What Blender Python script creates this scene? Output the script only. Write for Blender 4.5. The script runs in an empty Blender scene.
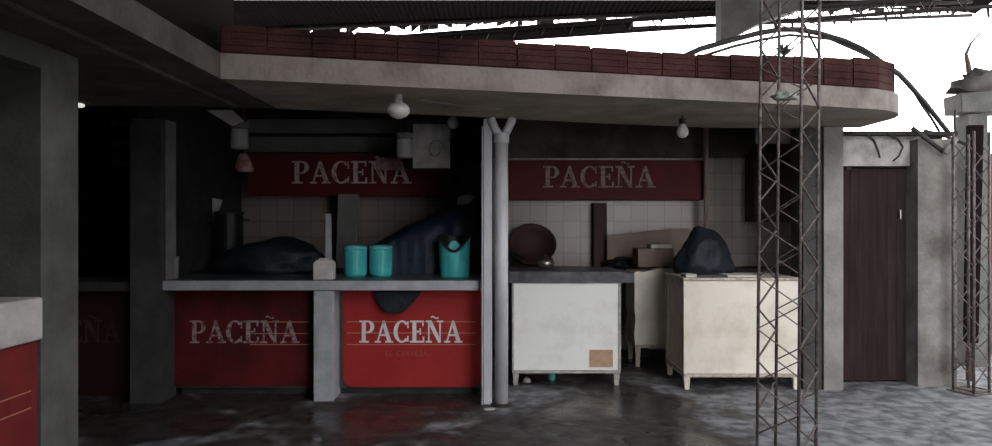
import bpy, bmesh, math, random
from mathutils import Vector, Matrix, noise
random.seed(7)
C = bpy.context.scene.collection
F = 716.0; EYE = 1.5
def at(px, py, y):
    return Vector(((px-496)*y/F, y, EYE-(py-223)*y/F))
def X(px, y): return (px-496)*y/F
def Z(py, y): return EYE-(py-223)*y/F

# ---------------------------------------------------------------- materials
MATS = {}
def mat(name, col, rough=0.7, metal=0.0, col2=None, scale=6.0, lo=0.4, hi=0.65, bump=0.0, bscale=40.0, stretch=(1,1,1),
        emit=None, trans=0.0, spec=0.5, detail=6):
    m = bpy.data.materials.new(name); m.use_nodes = True
    nt = m.node_tree; b = nt.nodes['Principled BSDF']
    b.inputs['Base Color'].default_value = (*col, 1)
    b.inputs['Roughness'].default_value = rough
    b.inputs['Metallic'].default_value = metal
    b.inputs['Specular IOR Level'].default_value = spec
    if trans: b.inputs['Transmission Weight'].default_value = trans
    tc = nt.nodes.new('ShaderNodeTexCoord'); mp = nt.nodes.new('ShaderNodeMapping')
    mp.inputs['Scale'].default_value = stretch
    nt.links.new(tc.outputs['Object'], mp.inputs['Vector'])
    if col2:
        n = nt.nodes.new('ShaderNodeTexNoise'); n.inputs['Scale'].default_value = scale; n.inputs['Detail'].default_value = detail
        n.inputs['Roughness'].default_value = 0.62
        nt.links.new(mp.outputs['Vector'], n.inputs['Vector'])
        r = nt.nodes.new('ShaderNodeValToRGB')
        r.color_ramp.elements[0].position = lo; r.color_ramp.elements[0].color = (*col, 1)
        r.color_ramp.elements[1].position = hi; r.color_ramp.elements[1].color = (*col2, 1)
        nt.links.new(n.outputs['Fac'], r.inputs['Fac']); nt.links.new(r.outputs['Color'], b.inputs['Base Color'])
    if bump:
        n2 = nt.nodes.new('ShaderNodeTexNoise'); n2.inputs['Scale'].default_value = bscale; n2.inputs['Detail'].default_value = 5
        nt.links.new(mp.outputs['Vector'], n2.inputs['Vector'])
        bp = nt.nodes.new('ShaderNodeBump'); bp.inputs['Strength'].default_value = bump; bp.inputs['Distance'].default_value = 0.02
        nt.links.new(n2.outputs['Fac'], bp.inputs['Height']); nt.links.new(bp.outputs['Normal'], b.inputs['Normal'])
    MATS[name] = m
    return m
M = MATS
mat('concrete', (.20,.19,.18), .85, col2=(.34,.32,.30), scale=3, lo=.35, hi=.7, bump=.3)
mat('soffit', (.22,.185,.145), .9, col2=(.42,.36,.29), scale=2.2, lo=.35, hi=.7, bump=.3)
mat('fascia', (.11,.09,.078), .85, col2=(.29,.25,.225), scale=3.4, lo=.28, hi=.56, bump=.3, stretch=(1,1,.8))
mat('brick', (.032,.012,.012), .95, spec=.2, col2=(.085,.036,.032), scale=2.2, bump=.35, bscale=60)
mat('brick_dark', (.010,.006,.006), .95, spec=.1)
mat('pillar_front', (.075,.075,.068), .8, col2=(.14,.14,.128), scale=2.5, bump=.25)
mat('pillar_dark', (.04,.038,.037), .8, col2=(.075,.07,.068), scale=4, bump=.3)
mat('painted_grey', (.36,.37,.40), .55, col2=(.50,.51,.54), scale=5, bump=.15)
mat('kiosk_inside', (.20,.23,.26), .8, col2=(.28,.31,.34), scale=2)
mat('counter_white', (.50,.47,.445), .5, col2=(.68,.65,.62), scale=6)
mat('counter_top', (.20,.20,.22), .4, col2=(.33,.33,.35), scale=7, lo=.3)
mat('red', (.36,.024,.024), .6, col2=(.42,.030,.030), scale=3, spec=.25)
mat('red_worn_dimmed', (.05,.007,.008), .6, col2=(.15,.014,.014), scale=2, lo=.35, hi=.65, spec=.25)  # worn red, darkened to carry the shade over the left panel
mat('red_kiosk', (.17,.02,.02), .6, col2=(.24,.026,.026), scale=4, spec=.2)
mat('red_unlit', (.035,.006,.006), .6)  # near-black red: lack of light put into the far-left panel
mat('letter_unlit', (.07,.035,.033), .7)
mat('red_sign', (.08,.009,.010), .6, col2=(.14,.014,.015), scale=2, lo=.3, hi=.7, spec=.25)
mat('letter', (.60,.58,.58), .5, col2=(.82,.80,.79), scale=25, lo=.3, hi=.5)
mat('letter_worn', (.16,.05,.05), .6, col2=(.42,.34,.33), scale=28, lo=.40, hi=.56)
mat('letter_sign', (.30,.12,.12), .6, col2=(.62,.52,.50), scale=16, lo=.36, hi=.52)
mat('letter_sign_dim', (.20,.08,.075), .6, col2=(.36,.26,.25), scale=16, lo=.36, hi=.55)
mat('letter_faded', (.24,.035,.035), .6, col2=(.50,.36,.35), scale=14, lo=.44, hi=.60)
mat('stripe', (.50,.20,.13), .6)
mat('small_print', (.36,.07,.055), .6)
mat('panel_frame', (.06,.055,.055), .6, col2=(.10,.09,.09), scale=8)
mat('pipe', (.50,.50,.52), .38, metal=0, col2=(.66,.66,.68), scale=6, lo=.35, stretch=(1,1,.3))
mat('cart_white', (.76,.755,.72), .5, col2=(.88,.88,.85), scale=3, lo=.32, hi=.5)
mat('cart_cream', (.62,.57,.47), .55, col2=(.80,.75,.65), scale=3, lo=.32, hi=.55)
mat('cart_cream_shaded', (.42,.36,.27), .6, col2=(.58,.51,.41), scale=4, lo=.35, hi=.6)
mat('cart_edge', (.34,.29,.23), .6, col2=(.56,.51,.42), scale=20, lo=.4, hi=.6)
mat('cart_leg', (.32,.31,.28), .6, col2=(.50,.48,.44), scale=14)
mat('cardboard_tan', (.45,.28,.18), .85, col2=(.56,.37,.25), scale=14)
mat('cardboard', (.20,.145,.115), .9, col2=(.28,.205,.165), scale=7)
mat('cardboard_board', (.25,.19,.165), .9, col2=(.32,.25,.215), scale=4)
mat('paper', (.55,.52,.48), .8)
mat('dark_sheet', (.045,.045,.055), .38, col2=(.10,.10,.115), scale=7, bump=.4, bscale=12)
mat('blue_tarp', (.004,.010,.026), .6, col2=(.008,.020,.046), scale=3, bump=.5, bscale=14)
mat('black_bag', (.008,.012,.018), .55, col2=(.016,.022,.03), spec=.35, scale=5, bump=.5, bscale=20)
mat('turquoise', (.06,.50,.52), .4, col2=(.08,.60,.61), scale=9)
mat('turquoise_light', (.12,.62,.62), .45)
mat('black', (.012,.012,.013), .5)
mat('dark_metal', (.025,.020,.020), .7, metal=.1, col2=(.05,.04,.038), scale=20)
mat('rusty', (.07,.055,.05), .6, metal=.2, col2=(.17,.145,.135), scale=26, lo=.4)
mat('door', (.022,.012,.012), .8, spec=.2, col2=(.04,.023,.022), scale=3, stretch=(6,6,.5), bump=.2)
mat('door_wall', (.115,.10,.09), .9, col2=(.29,.275,.255), scale=2.4, lo=.35, hi=.66, bump=.35)
mat('lintel', (.18,.165,.15), .85, col2=(.48,.47,.46), scale=4, lo=.3, hi=.6, bump=.3)
mat('dirt_dark', (.03,.028,.026), .95)
mat('shaded_concrete', (.055,.046,.04), .9, col2=(.115,.10,.085), scale=3, bump=.3)  # darker concrete; shade on the left slab is put into its colour
mat('beam_dark', (.10,.094,.09), .9, col2=(.17,.16,.155), scale=3)
mat('roof_metal', (.030,.028,.028), .7, metal=.2, col2=(.055,.05,.05), scale=3)
mat('glass_white', (.62,.60,.57), .3, col2=(.72,.70,.67), scale=8)
mat('bulb', (.60,.58,.55), .25)
mat('frosted', (.40,.39,.38), .4)
mat('cupboard', (.05,.02,.02), .6, col2=(.055,.022,.02), scale=5)
mat('steel_pot', (.35,.32,.31), .3, metal=.8)
mat('poster', (.22,.21,.205), .3, col2=(.46,.44,.43), scale=4, lo=.35, hi=.65)
mat('pink_paint', (.40,.14,.14), .6, col2=(.58,.42,.40), scale=12, lo=.4, hi=.6)
mat('rag', (.20,.22,.19), .9, col2=(.34,.35,.32), scale=20)
mat('whitewash', (.17,.165,.16), .7, col2=(.25,.24,.235), scale=4)
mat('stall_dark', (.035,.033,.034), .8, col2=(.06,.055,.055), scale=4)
mat('band', (.16,.155,.155), .8, col2=(.22,.215,.21), scale=2.5)
mat('bark', (.10,.085,.075), .9)
mat('cable', (.035,.033,.034), .7)
mat('maroon_post', (.05,.022,.020), .7)
mat('porcelain', (.62,.61,.58), .35)

def floor_mat():
    m = bpy.data.materials.new('wet_concrete'); m.use_nodes = True; nt = m.node_tree; b = nt.nodes['Principled BSDF']
    tc = nt.nodes.new('ShaderNodeTexCoord')
    def nz(scale, detail, dist=0.0):
        n = nt.nodes.new('ShaderNodeTexNoise'); n.inputs['Scale'].default_value = scale; n.inputs['Detail'].default_value = detail
        n.inputs['Distortion'].default_value = dist; nt.links.new(tc.outputs['Object'], n.inputs['Vector']); return n
    def ramp(src, a, ca, bb, cb):
        r = nt.nodes.new('ShaderNodeValToRGB'); r.color_ramp.elements[0].position = a; r.color_ramp.elements[0].color = ca
        r.color_ramp.elements[1].position = bb; r.color_ramp.elements[1].color = cb; nt.links.new(src, r.inputs['Fac']); return r
    n1 = nz(1.3, 9, .6); n2 = nz(8, 12, .2)
    # wet and dry patches by noise; rightward paling paints in the sky light
    sep = nt.nodes.new('ShaderNodeSeparateXYZ'); nt.links.new(tc.outputs['Object'], sep.inputs[0])
    mr = nt.nodes.new('ShaderNodeMapRange'); mr.inputs['From Min'].default_value = 1.3; mr.inputs['From Max'].default_value = 2.5
    mr.inputs['To Min'].default_value = -.05; mr.inputs['To Max'].default_value = .22
    nt.links.new(sep.outputs['X'], mr.inputs['Value'])
    add = nt.nodes.new('ShaderNodeMath'); add.operation = 'ADD'
    nt.links.new(n1.outputs['Fac'], add.inputs[0]); nt.links.new(mr.outputs['Result'], add.inputs[1])
    wet = ramp(add.outputs[0], .50, (0,0,0,1), .58, (1,1,1,1))
    dry = ramp(n2.outputs['Fac'], .38, (.085,.085,.09,1), .62, (.24,.24,.25,1))
    wetc = ramp(n2.outputs['Fac'], .38, (.022,.019,.018,1), .62, (.06,.053,.05,1))
    mx = nt.nodes.new('ShaderNodeMix'); mx.data_type = 'RGBA'
    nt.links.new(wet.outputs['Color'], mx.inputs['Factor']); nt.links.new(wetc.outputs['Color'], mx.inputs['A']); nt.links.new(dry.outputs['Color'], mx.inputs['B'])
    v = nt.nodes.new('ShaderNodeTexVoronoi'); v.feature = 'DISTANCE_TO_EDGE'; v.inputs['Scale'].default_value = 2.3
    dn = nz(3, 4)
    mv = nt.nodes.new('ShaderNodeMix'); mv.data_type = 'RGBA'; mv.inputs['Factor'].default_value = .25
    nt.links.new(tc.outputs['Object'], mv.inputs['A']); nt.links.new(dn.outputs['Color'], mv.inputs['B'])
    nt.links.new(mv.outputs['Result'], v.inputs['Vector'])
    cr = ramp(v.outputs['Distance'], .0, (.55,.55,.55,1), .05, (1,1,1,1))
    mul = nt.nodes.new('ShaderNodeMix'); mul.data_type = 'RGBA'; mul.blend_type = 'MULTIPLY'; mul.inputs['Factor'].default_value = .8
    nt.links.new(mx.outputs['Result'], mul.inputs['A']); nt.links.new(cr.outputs['Color'], mul.inputs['B'])
    nt.links.new(mul.outputs['Result'], b.inputs['Base Color'])
    rr = ramp(add.outputs[0], .36, (.26,.26,.26,1), .56, (.8,.8,.8,1)); nt.links.new(rr.outputs['Color'], b.inputs['Roughness'])
    bp = nt.nodes.new('ShaderNodeBump'); bp.inputs['Strength'].default_value = .5; bp.inputs['Distance'].default_value = .02
    nt.links.new(n2.outputs['Fac'], bp.inputs['Height']); nt.links.new(bp.outputs['Normal'], b.inputs['Normal'])
    M['floor'] = m
floor_mat()
def tile_mat(name, c1, c2, grout, w=.2, h=.19):
    m = bpy.data.materials.new(name); m.use_nodes = True; nt = m.node_tree; b = nt.nodes['Principled BSDF']
    tc = nt.nodes.new('ShaderNodeTexCoord'); mp = nt.nodes.new('ShaderNodeMapping'); mp.inputs['Rotation'].default_value = (-math.pi/2,0,0)
    nt.links.new(tc.outputs['Object'], mp.inputs['Vector'])
    br = nt.nodes.new('ShaderNodeTexBrick'); br.offset = 0; br.inputs['Scale'].default_value = 1
    br.inputs['Brick Width'].default_value = w; br.inputs['Row Height'].default_value = h; br.inputs['Mortar Size'].default_value = .005
    br.inputs['Color1'].default_value = (*c1,1); br.inputs['Color2'].default_value = (*c2,1); br.inputs['Mortar'].default_value = (*grout,1)
    nt.links.new(mp.outputs['Vector'], br.inputs['Vector']); nt.links.new(br.outputs['Color'], b.inputs['Base Color'])
    b.inputs['Roughness'].default_value = .3
    M[name] = m
tile_mat('tiles', (.29,.245,.22), (.35,.30,.275), (.20,.165,.15))
tile_mat('tiles_dim', (.30,.27,.26), (.36,.32,.31), (.14,.12,.12))
def corr_mat():
    m = bpy.data.materials.new('corrugated'); m.use_nodes = True; nt = m.node_tree; b = nt.nodes['Principled BSDF']
    tc = nt.nodes.new('ShaderNodeTexCoord'); w = nt.nodes.new('ShaderNodeTexWave'); w.inputs['Scale'].default_value = 4
    nt.links.new(tc.outputs['Object'], w.inputs['Vector'])
    bp = nt.nodes.new('ShaderNodeBump'); bp.inputs['Distance'].default_value = .05
    nt.links.new(w.outputs['Fac'], bp.inputs['Height']); nt.links.new(bp.outputs['Normal'], b.inputs['Normal'])
    b.inputs['Base Color'].default_value = (.012,.011,.011,1); b.inputs['Roughness'].default_value = 1; b.inputs['Specular IOR Level'].default_value = 0
    M['corrugated'] = m
corr_mat()

# ---------------------------------------------------------------- mesh helpers
def NB(): return bmesh.new()
def box(bm, x0,x1,y0,y1,z0,z1, mx=None):
    vs = [bm.verts.new(Vector(c)) for c in ((x0,y0,z0),(x1,y0,z0),(x1,y1,z0),(x0,y1,z0),(x0,y0,z1),(x1,y0,z1),(x1,y1,z1),(x0,y1,z1))]
    if mx: 
        for v in vs: v.co = mx @ v.co
    for f in ((0,3,2,1),(4,5,6,7),(0,1,5,4),(1,2,6,5),(2,3,7,6),(3,0,4,7)): bm.faces.new([vs[i] for i in f])
    return bm
def tube(bm, pts, r, n=8, cap=True):
    pts = [Vector(p) for p in pts]; rings = []
    prev = None
    for i, p in enumerate(pts):
        d = (pts[min(i+1,len(pts)-1)] - pts[max(i-1,0)]).normalized()
        a = Vector((0,0,1)) if abs(d.z) < .9 else Vector((1,0,0))
        if prev is not None: a = prev
        u = (a - d*a.dot(d)).normalized(); w = d.cross(u); prev = u
        rr = r[i] if isinstance(r,(list,tuple)) else r
        rings.append([bm.verts.new(p + (u*math.cos(t)+w*math.sin(t))*rr) for t in (2*math.pi*k/n for k in range(n))])
    for a, b in zip(rings, rings[1:]):
        for k in range(n): bm.faces.new((a[k], a[(k+1)%n], b[(k+1)%n], b[k]))
    if cap: bm.faces.new(rings[0][::-1]); bm.faces.new(rings[-1])
    return bm
def lathe(bm, prof, n=24, c=(0,0,0)):
    rings = []
    for r, z in prof:
        rings.append([bm.verts.new((c[0]+r*math.cos(2*math.pi*k/n), c[1]+r*math.sin(2*math.pi*k/n), c[2]+z)) for k in range(n)])
    for a, b in zip(rings, rings[1:]):
        for k in range(n): bm.faces.new((a[k], a[(k+1)%n], b[(k+1)%n], b[k]))
    bm.faces.new(rings[0][::-1]); bm.faces.new(rings[-1])
    return bm
def prism_xz(bm, pts, y0, y1, cx=0):
    a = [bm.verts.new((x,y0,z)) for x,z in pts]; b = [bm.verts.new((x,y1,z)) for x,z in pts]; n = len(pts)
    bm.faces.new(a); bm.faces.new(b[::-1])
    for i in range(n): bm.faces.new((a[i], b[i], b[(i+1)%n], a[(i+1)%n]))
    return bm
def prism_xy(bm, pts, z0, z1):
    a = [bm.verts.new((x,y,z0)) for x,y in pts]; b = [bm.verts.new((x,y,z1)) for x,y in pts]; n = len(pts)
    bm.faces.new(a[::-1]); bm.faces.new(b)
    for i in range(n): bm.faces.new((a[i], a[(i+1)%n], b[(i+1)%n], b[i]))
    return bm
def obj(name, bm, m, parent=None, loc=(0,0,0), smooth=False, bevel=0, rot=None):
    bmesh.ops.recalc_face_normals(bm, faces=bm.faces)
    me = bpy.data.meshes.new(name); bm.to_mesh(me); bm.free()
    me.materials.append(M[m])
    if smooth:
        for p in me.polygons: p.use_smooth = True
    o = bpy.data.objects.new(name, me); C.objects.link(o)
    if parent: o.parent = parent
    o.location = loc
    if rot: o.rotation_euler = rot
    if bevel:
        b = o.modifiers.new('bevel','BEVEL'); b.width = bevel; b.segments = 2; b.limit_method = 'ANGLE'
    return o
def tag(o, label=None, cat=None, group=None, kind=None):
    if label: o['label'] = label
    if cat: o['category'] = cat
    if group: o['group'] = group
    if kind: o['kind'] = kind
    return o
def thing(name, label, cat, loc=(0,0,0), rotz=0, group=None):
    o = bpy.data.objects.new(name, None); C.objects.link(o); o.empty_display_size = .1
    o.location = loc; o.rotation_euler = (0,0,rotz)
    return tag(o, label, cat, group)
def struct(name, bm, m, **k):
    return tag(obj(name, bm, m, **k), kind='structure')
def B(*a): return box(NB(), *a)
def blob(name, m, sx, sy, sz, amp=.25, seed=0, parent=None, loc=(0,0,0), sub=4, fr=2.0, peaks=()):
    """a limp, flat-bottomed bag: domed body with folds"""
    bm = NB(); bmesh.ops.create_icosphere(bm, subdivisions=sub, radius=1)
    for v in bm.verts:
        d = v.co.normalized()
        k = 1 + amp*noise.noise(d*fr + Vector((seed,0,0))) + amp*.35*(1-abs(noise.noise(d*fr*2.6 + Vector((0,seed,0))))*2)
        z = d.z*k
        for (px_, h, w) in peaks:
            if d.z > 0: z += h*math.exp(-((d.x-px_)/w)**2)*d.z
        v.co = Vector((d.x*k*sx, d.y*k*sy, max(z, -.45)*sz + .45*sz))
    return obj(name, bm, m, parent, loc, smooth=True)

# ---------------------------------------------------------------- letters (bold slab serif)
def glyph(bm, ch, ox, s, t, wmul=1.0):
    def rect(x0,x1,z0,z1): prism_xz(bm, [(ox+x0*s*wmul, z0*s),(ox+x1*s*wmul, z0*s),(ox+x1*s*wmul, z1*s),(ox+x0*s*wmul, z1*s)], -t, 0)
    def poly(p): prism_xz(bm, [(ox+x*s*wmul, z*s) for x,z in p], -t, 0)
    def arc(cx,cz,ro,ri,rzo,rzi,a0,a1,n=14, shift=0):
        for i in range(n):
            q = [math.radians(a0+(a1-a0)*(i+k)/n) for k in (0,1)]
            poly([(cx+ro*math.cos(q[0]),cz+rzo*math.sin(q[0])),(cx+ro*math.cos(q[1]),cz+rzo*math.sin(q[1])),
                  (cx+shift+ri*math.cos(q[1]),cz+rzi*math.sin(q[1])),(cx+shift+ri*math.cos(q[0]),cz+rzi*math.sin(q[0]))])
    if ch == 'P':
        rect(.10,.27,.07,.93); rect(0,.40,0,.075); rect(0,.30,.925,1)
        rect(.27,.36,.925,1); rect(.27,.36,.43,.505)
        arc(.36,.715,.27,.11,.285,.21,-90,90)
    elif ch == 'A':
        poly([(.09,.07),(.16,.07),(.40,.90),(.335,1.0)]); poly([(.335,1.0),(.42,1.0),(.70,.07),(.52,.07),(.325,.80)])
        rect(.0,.26,0,.075); rect(.44,.78,0,.075); rect(.20,.56,.30,.375)
    elif ch == 'C':
        arc(.36,.5,.36,.19,.51,.43,42,318,26)
        rect(.58,.64,.66,.97); rect(.58,.64,.03,.30)
    elif ch == 'E':
        rect(.10,.27,.07,.93); rect(0,.60,0,.08); rect(0,.58,.92,1); rect(.27,.44,.47,.54)
        rect(.54,.61,0,.27); rect(.52,.585,.75,1); rect(.41,.465,.36,.65)
    elif ch == 'N':
        rect(.10,.165,.07,.93); rect(0,.27,0,.075); rect(.58,.645,.07,1); poly([(.04,1),(.25,1),(.645,.10),(.645,0),(.53,0),(.10,.90)])
        rect(.48,.75,.925,1); rect(0,.12,.925,1)
        for i in range(10):
            x0,x1 = .22+.033*i, .22+.033*(i+1)
            z0,z1 = (1.14+.045*math.sin((x-.22)/.33*2*math.pi) for x in (x0,x1))
            poly([(x0,z0-.035),(x1,z1-.035),(x1,z1+.035),(x0,z0+.035)])
def lettering(parent, m, x, y, z, height, width, t=.004, text='PACENA', name='lettering'):
    adv = {'P':.66,'A':.80,'C':.70,'E':.67,'N':.79}
    tot = sum(adv[c] for c in text) - .04
    wm = width/(tot*height); bm = NB(); ox = 0
    for c in text:
        glyph(bm, c, ox, height, t, wm); ox += adv[c]*height*wm
    return obj(name, bm, m, parent, (x,y,z))
def small_text(parent, m, x, y, z, size, text):
    cu = bpy.data.curves.new('small_print','FONT'); cu.body = text; cu.size = size; cu.extrude = .001
    tmp = bpy.data.objects.new('tmp', cu); C.objects.link(tmp); bpy.context.view_layer.update()
    me = bpy.data.meshes.new_from_object(tmp.evaluated_get(bpy.context.evaluated_depsgraph_get()))
    bpy.data.objects.remove(tmp)
    me.materials.clear(); me.materials.append(M[m])
    o = bpy.data.objects.new('small_print', me); C.objects.link(o); o.parent = parent; o.location = (x,y,z); o.rotation_euler = (math.pi/2,0,0)
    return o

# ================================================================ SETTING
bm = NB(); box(bm, -14,14,-10,16,-.2,0); struct('floor', bm, 'floor')
# canopy slab: L-shaped in plan, rounded at its right end
ZS = 2.37
def front_y(x): return 4.72 + .245*x if x < 2.2 else 5.26 + .30*(x-2.2)
edge = [(x, front_y(x)) for x in (-1.66,-1.0,-.3,.4,1.1,1.8,2.3,2.78)]
cx0, cy0 = 2.78, front_y(2.78)
edge += [(2.78+.54*math.sin(a), cy0+.50*(1-math.cos(a))+.10*math.sin(a)) for a in (math.radians(q) for q in range(12,91,13))]
bk = [(edge[-1][0], 6.55),(2.0,6.55),(.9,6.25),(-.4,5.80),(-2.2,5.35),(-6.5,5.3),(-6.5,.6),(-1.66,.6)]
bm = prism_xy(NB(), edge+bk[:4]+[(-1.66,5.455)], ZS, ZS+.155)
slab = struct('ceiling', bm, 'soffit')
struct('ceiling', prism_xy(NB(), [(-1.662,.6),(-1.662,5.455),(-2.2,5.35),(-6.5,5.3),(-6.5,.6)], ZS, ZS+.155), 'shaded_concrete')  # left slab part, its shade painted as a darker concrete
slab.data.materials.append(M['fascia']); slab.data.materials.append(M['shaded_concrete'])
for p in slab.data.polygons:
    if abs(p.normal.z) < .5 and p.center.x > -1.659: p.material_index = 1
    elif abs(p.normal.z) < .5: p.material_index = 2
# parapet: one course of hollow bricks set on edge along the slab rim
bm = NB(); dist = 0
pe = edge
seg = []
acc = 0
def walk(path, step):
    out = [Vector(path[0])]; need = step
    for a, b in zip(path, path[1:]):
        a, b = Vector(a), Vector(b); L = (b-a).length; pos = 0
        while L-pos >= need:
            pos += need; out.append(a+(b-a)*pos/L); need = step
        need -= (L-pos)
    return out
pp = walk(pe, .265)
for i, (a, b) in enumerate(zip(pp, pp[1:])):
    d = (b-a).normalized(); nrm = Vector((-d.y, d.x)); off = .015+random.uniform(-.006,.012); hgt = .17+max(0,min(1,(a.x-1.6)/1.2))*.06+random.uniform(-.006,.008)
    mx = Matrix(((d.x, nrm.x, 0, a.x), (d.y, nrm.y, 0, a.y), (0,0,1,ZS+.157), (0,0,0,1)))
    L = (b-a).length
    box(bm, -.001, L+.001, off+.012, off+.11, 0, hgt, mx)
    for k in range(4):
        z = .012 + k*hgt/4; box(bm, .007, L-.007, off, off+.014, z, z+hgt/4-.004, mx)
struct('trim_1', bm, 'brick')
# closing wall between the canopy and the stall ceiling, and the stall ceiling itself
bm = NB()
for a, b in zip(bk[0:6], bk[1:6]):
    a, b = Vector(a), Vector(b); d = (b-a).normalized(); n = Vector((-d.y,d.x))
    mx = Matrix(((d.x, n.x, 0, a.x),(d.y, n.y, 0, a.y),(0,0,1,0),(0,0,0,1)))
    box(bm, 0, (b-a).length, -.06, .0, ZS+.13, 2.84, mx)
struct('trim_2', bm, 'soffit')
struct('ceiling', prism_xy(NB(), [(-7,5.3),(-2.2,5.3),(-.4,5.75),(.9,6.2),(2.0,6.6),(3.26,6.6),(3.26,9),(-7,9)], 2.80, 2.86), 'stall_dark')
struct('trim_16', B(3.2, 3.26, 6.83, 8.49, 2.10, 2.795), 'shaded_concrete')
struct('trim_15', B(2.45, 3.26, 6.76, 6.82, 2.25, 2.795), 'shaded_concrete')
struct('ceiling', B(3.262, 4.3, 6.9, 9, 2.28, 2.34), 'stall_dark')
struct('wall_right', B(4.0, 4.1, 6.9, 8.49, 0, 2.278), 'tiles')
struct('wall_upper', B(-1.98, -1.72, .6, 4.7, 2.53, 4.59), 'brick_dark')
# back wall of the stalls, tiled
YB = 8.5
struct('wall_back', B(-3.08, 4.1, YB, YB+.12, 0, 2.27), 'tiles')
struct('wall_back', B(-3.08, 3.26, YB, YB+.12, 2.271, 2.80), 'shaded_concrete')
struct('wall_back', B(-7, -3.082, YB, YB+.12, 0, 2.80), 'brick_dark')  # unlit far-left stall: its gloom put into a near-black wall colour
# concrete bands above the left sign
struct('trim_3', B(X(246,8.2), X(452,8.2), 8.2, YB-.002, Z(133,8.2), Z(119,8.2)), 'band')
struct('trim_4', B(X(246,8.3), X(440,8.3), 8.3, YB-.002, Z(152,8.3), Z(137,8.3)), 'band')
# partition between the stalls
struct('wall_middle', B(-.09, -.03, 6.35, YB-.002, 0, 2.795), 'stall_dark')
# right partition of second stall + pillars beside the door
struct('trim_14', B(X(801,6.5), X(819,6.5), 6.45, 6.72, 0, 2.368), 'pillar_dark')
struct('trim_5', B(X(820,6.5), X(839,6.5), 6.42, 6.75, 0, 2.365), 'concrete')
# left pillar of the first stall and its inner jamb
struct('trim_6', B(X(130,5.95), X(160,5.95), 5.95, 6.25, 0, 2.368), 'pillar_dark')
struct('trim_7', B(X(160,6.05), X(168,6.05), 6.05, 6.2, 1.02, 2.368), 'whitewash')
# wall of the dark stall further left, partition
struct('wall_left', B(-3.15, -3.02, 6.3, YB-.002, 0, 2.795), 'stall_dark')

# foreground kiosk on the left: pillar, lintel, sill wall
XW = -2.2
bm = NB()
box(bm, XW-.30, XW, 3.46, 3.77, 0, ZS-.002)
struct('wall_side', bm, 'pillar_front')
struct('trim_8', B(XW-.28, XW, .6, 3.46, 2.25, ZS-.002), 'pillar_front')
struct('trim_9', B(-1.95, -1.90, .6, 5.25, 2.345, ZS-.002), 'shaded_concrete')
struct('wall_kiosk', B(-3.7, -3.6, .6, 5.0, 0, ZS-.002), 'kiosk_inside')
struct('wall_kiosk', B(-3.6, XW-.30, 3.66, 3.76, 0, ZS-.002), 'kiosk_inside')
k = thing('kiosk_counter', 'white-topped kiosk counter with red front in the left foreground beside the pillar', 'counter', (XW-.3, 2.0, 0))
obj('countertop', B(0, .32, -1.2, 1.45, .94, 1.145), 'counter_white', k, bevel=.012)
obj('front_panel', B(.02, .29, -1.2, 1.45, 0, .938), 'red_kiosk', k)
bm = NB()
for z in (.62,.70): box(bm, .291, .293, -1.2, 1.40, z, z+.006)
obj('stripe_lines', bm, 'stripe', k)

# wall with the door on the right
YD = 6.68
def wb(bm, p0,p1,q0,q1,y0,y1): box(bm, X(p0,y0), X(p1,y0), y0, y1, Z(q1,y0), Z(q0,y0))
bm = NB()
box(bm, X(839,YD), X(921,YD), YD, YD+.2, Z(166,YD), Z(131,YD))
struct('trim_10', bm, 'lintel')
bm = NB()
box(bm, X(918,6.55), X(957,6.55), 6.55, 6.85, 0, Z(139,6.55))
struct('wall_door', bm, 'door_wall')
# roof scraps on that wall
struct('trim_11', B(X(836,6.6), X(958,6.6), 6.6, 7.0, Z(135,6.6), Z(131.5,6.6)), 'dirt_dark')
# door
dr = tag(bpy.data.objects.new('door_1', None), kind='structure'); C.objects.link(dr); dr.location = (X(840,YD+.06), YD+.06, 0)
W = X(906,YD+.06)-X(840,YD+.06); H = Z(168,YD)
bm = NB(); n = 7
for i in range(n): box(bm, W*i/n+.0008, W*(i+1)/n-.0008, 0, .035, .02, H)
box(bm, .02, W-.02, .036, .06, .02, H-.02)
obj('door_leaf', bm, 'door', dr, bevel=.0015)
obj('door_gap_shade', B(W+.004, W+.13, .03, .10, 0, H), 'black', dr)  # black strip paints the dark gap beside the door
bm = NB(); tube(bm, [(W-.07,-.002,1.62),(W-.07,-.035,1.62),(W-.07,-.035,1.54),(W-.07,-.002,1.54)], .007); obj('door_handle', bm, 'steel_pot', dr)
bm = NB(); box(bm, .05,.09,-.03,-.001,2.0,2.12); obj('door_latch', bm, 'dark_metal', dr)

# far side walls; blocker walls behind and right are unseen, added against sky light
struct('wall_far_right', B(4.75, 7.5, 8.2, 8.4, 0, 2.3), 'pillar_dark')
struct('blocker_wall_rear', B(-9, 1.5, -1.3, -1.1, 0, 4.59), 'stall_dark')  # unseen wall added behind the camera to darken the left
struct('blocker_wall_right', B(5.9, 6.1, -6, 6.0, 0, 5.4), 'stall_dark')  # unseen wall added to cut sky light from the right
struct('wall_far_left', B(-9.2, -9, -5, 11, 0, 4.6), 'stall_dark')

# high metal roof; unseen near outline cut to let sky light in at right
rp = [(-9.5, 12.9), (-.7, 11.05), (3.2, 10.42), (5.8, 10.25), (7.1, 10.6), (5.6, 4.6), (2.2, 3.0), (1.6, -1.3), (-9.5, -1.3)]
struct('ceiling', prism_xy(NB(), rp[::-1], 4.60, 4.64), 'corrugated')

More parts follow.
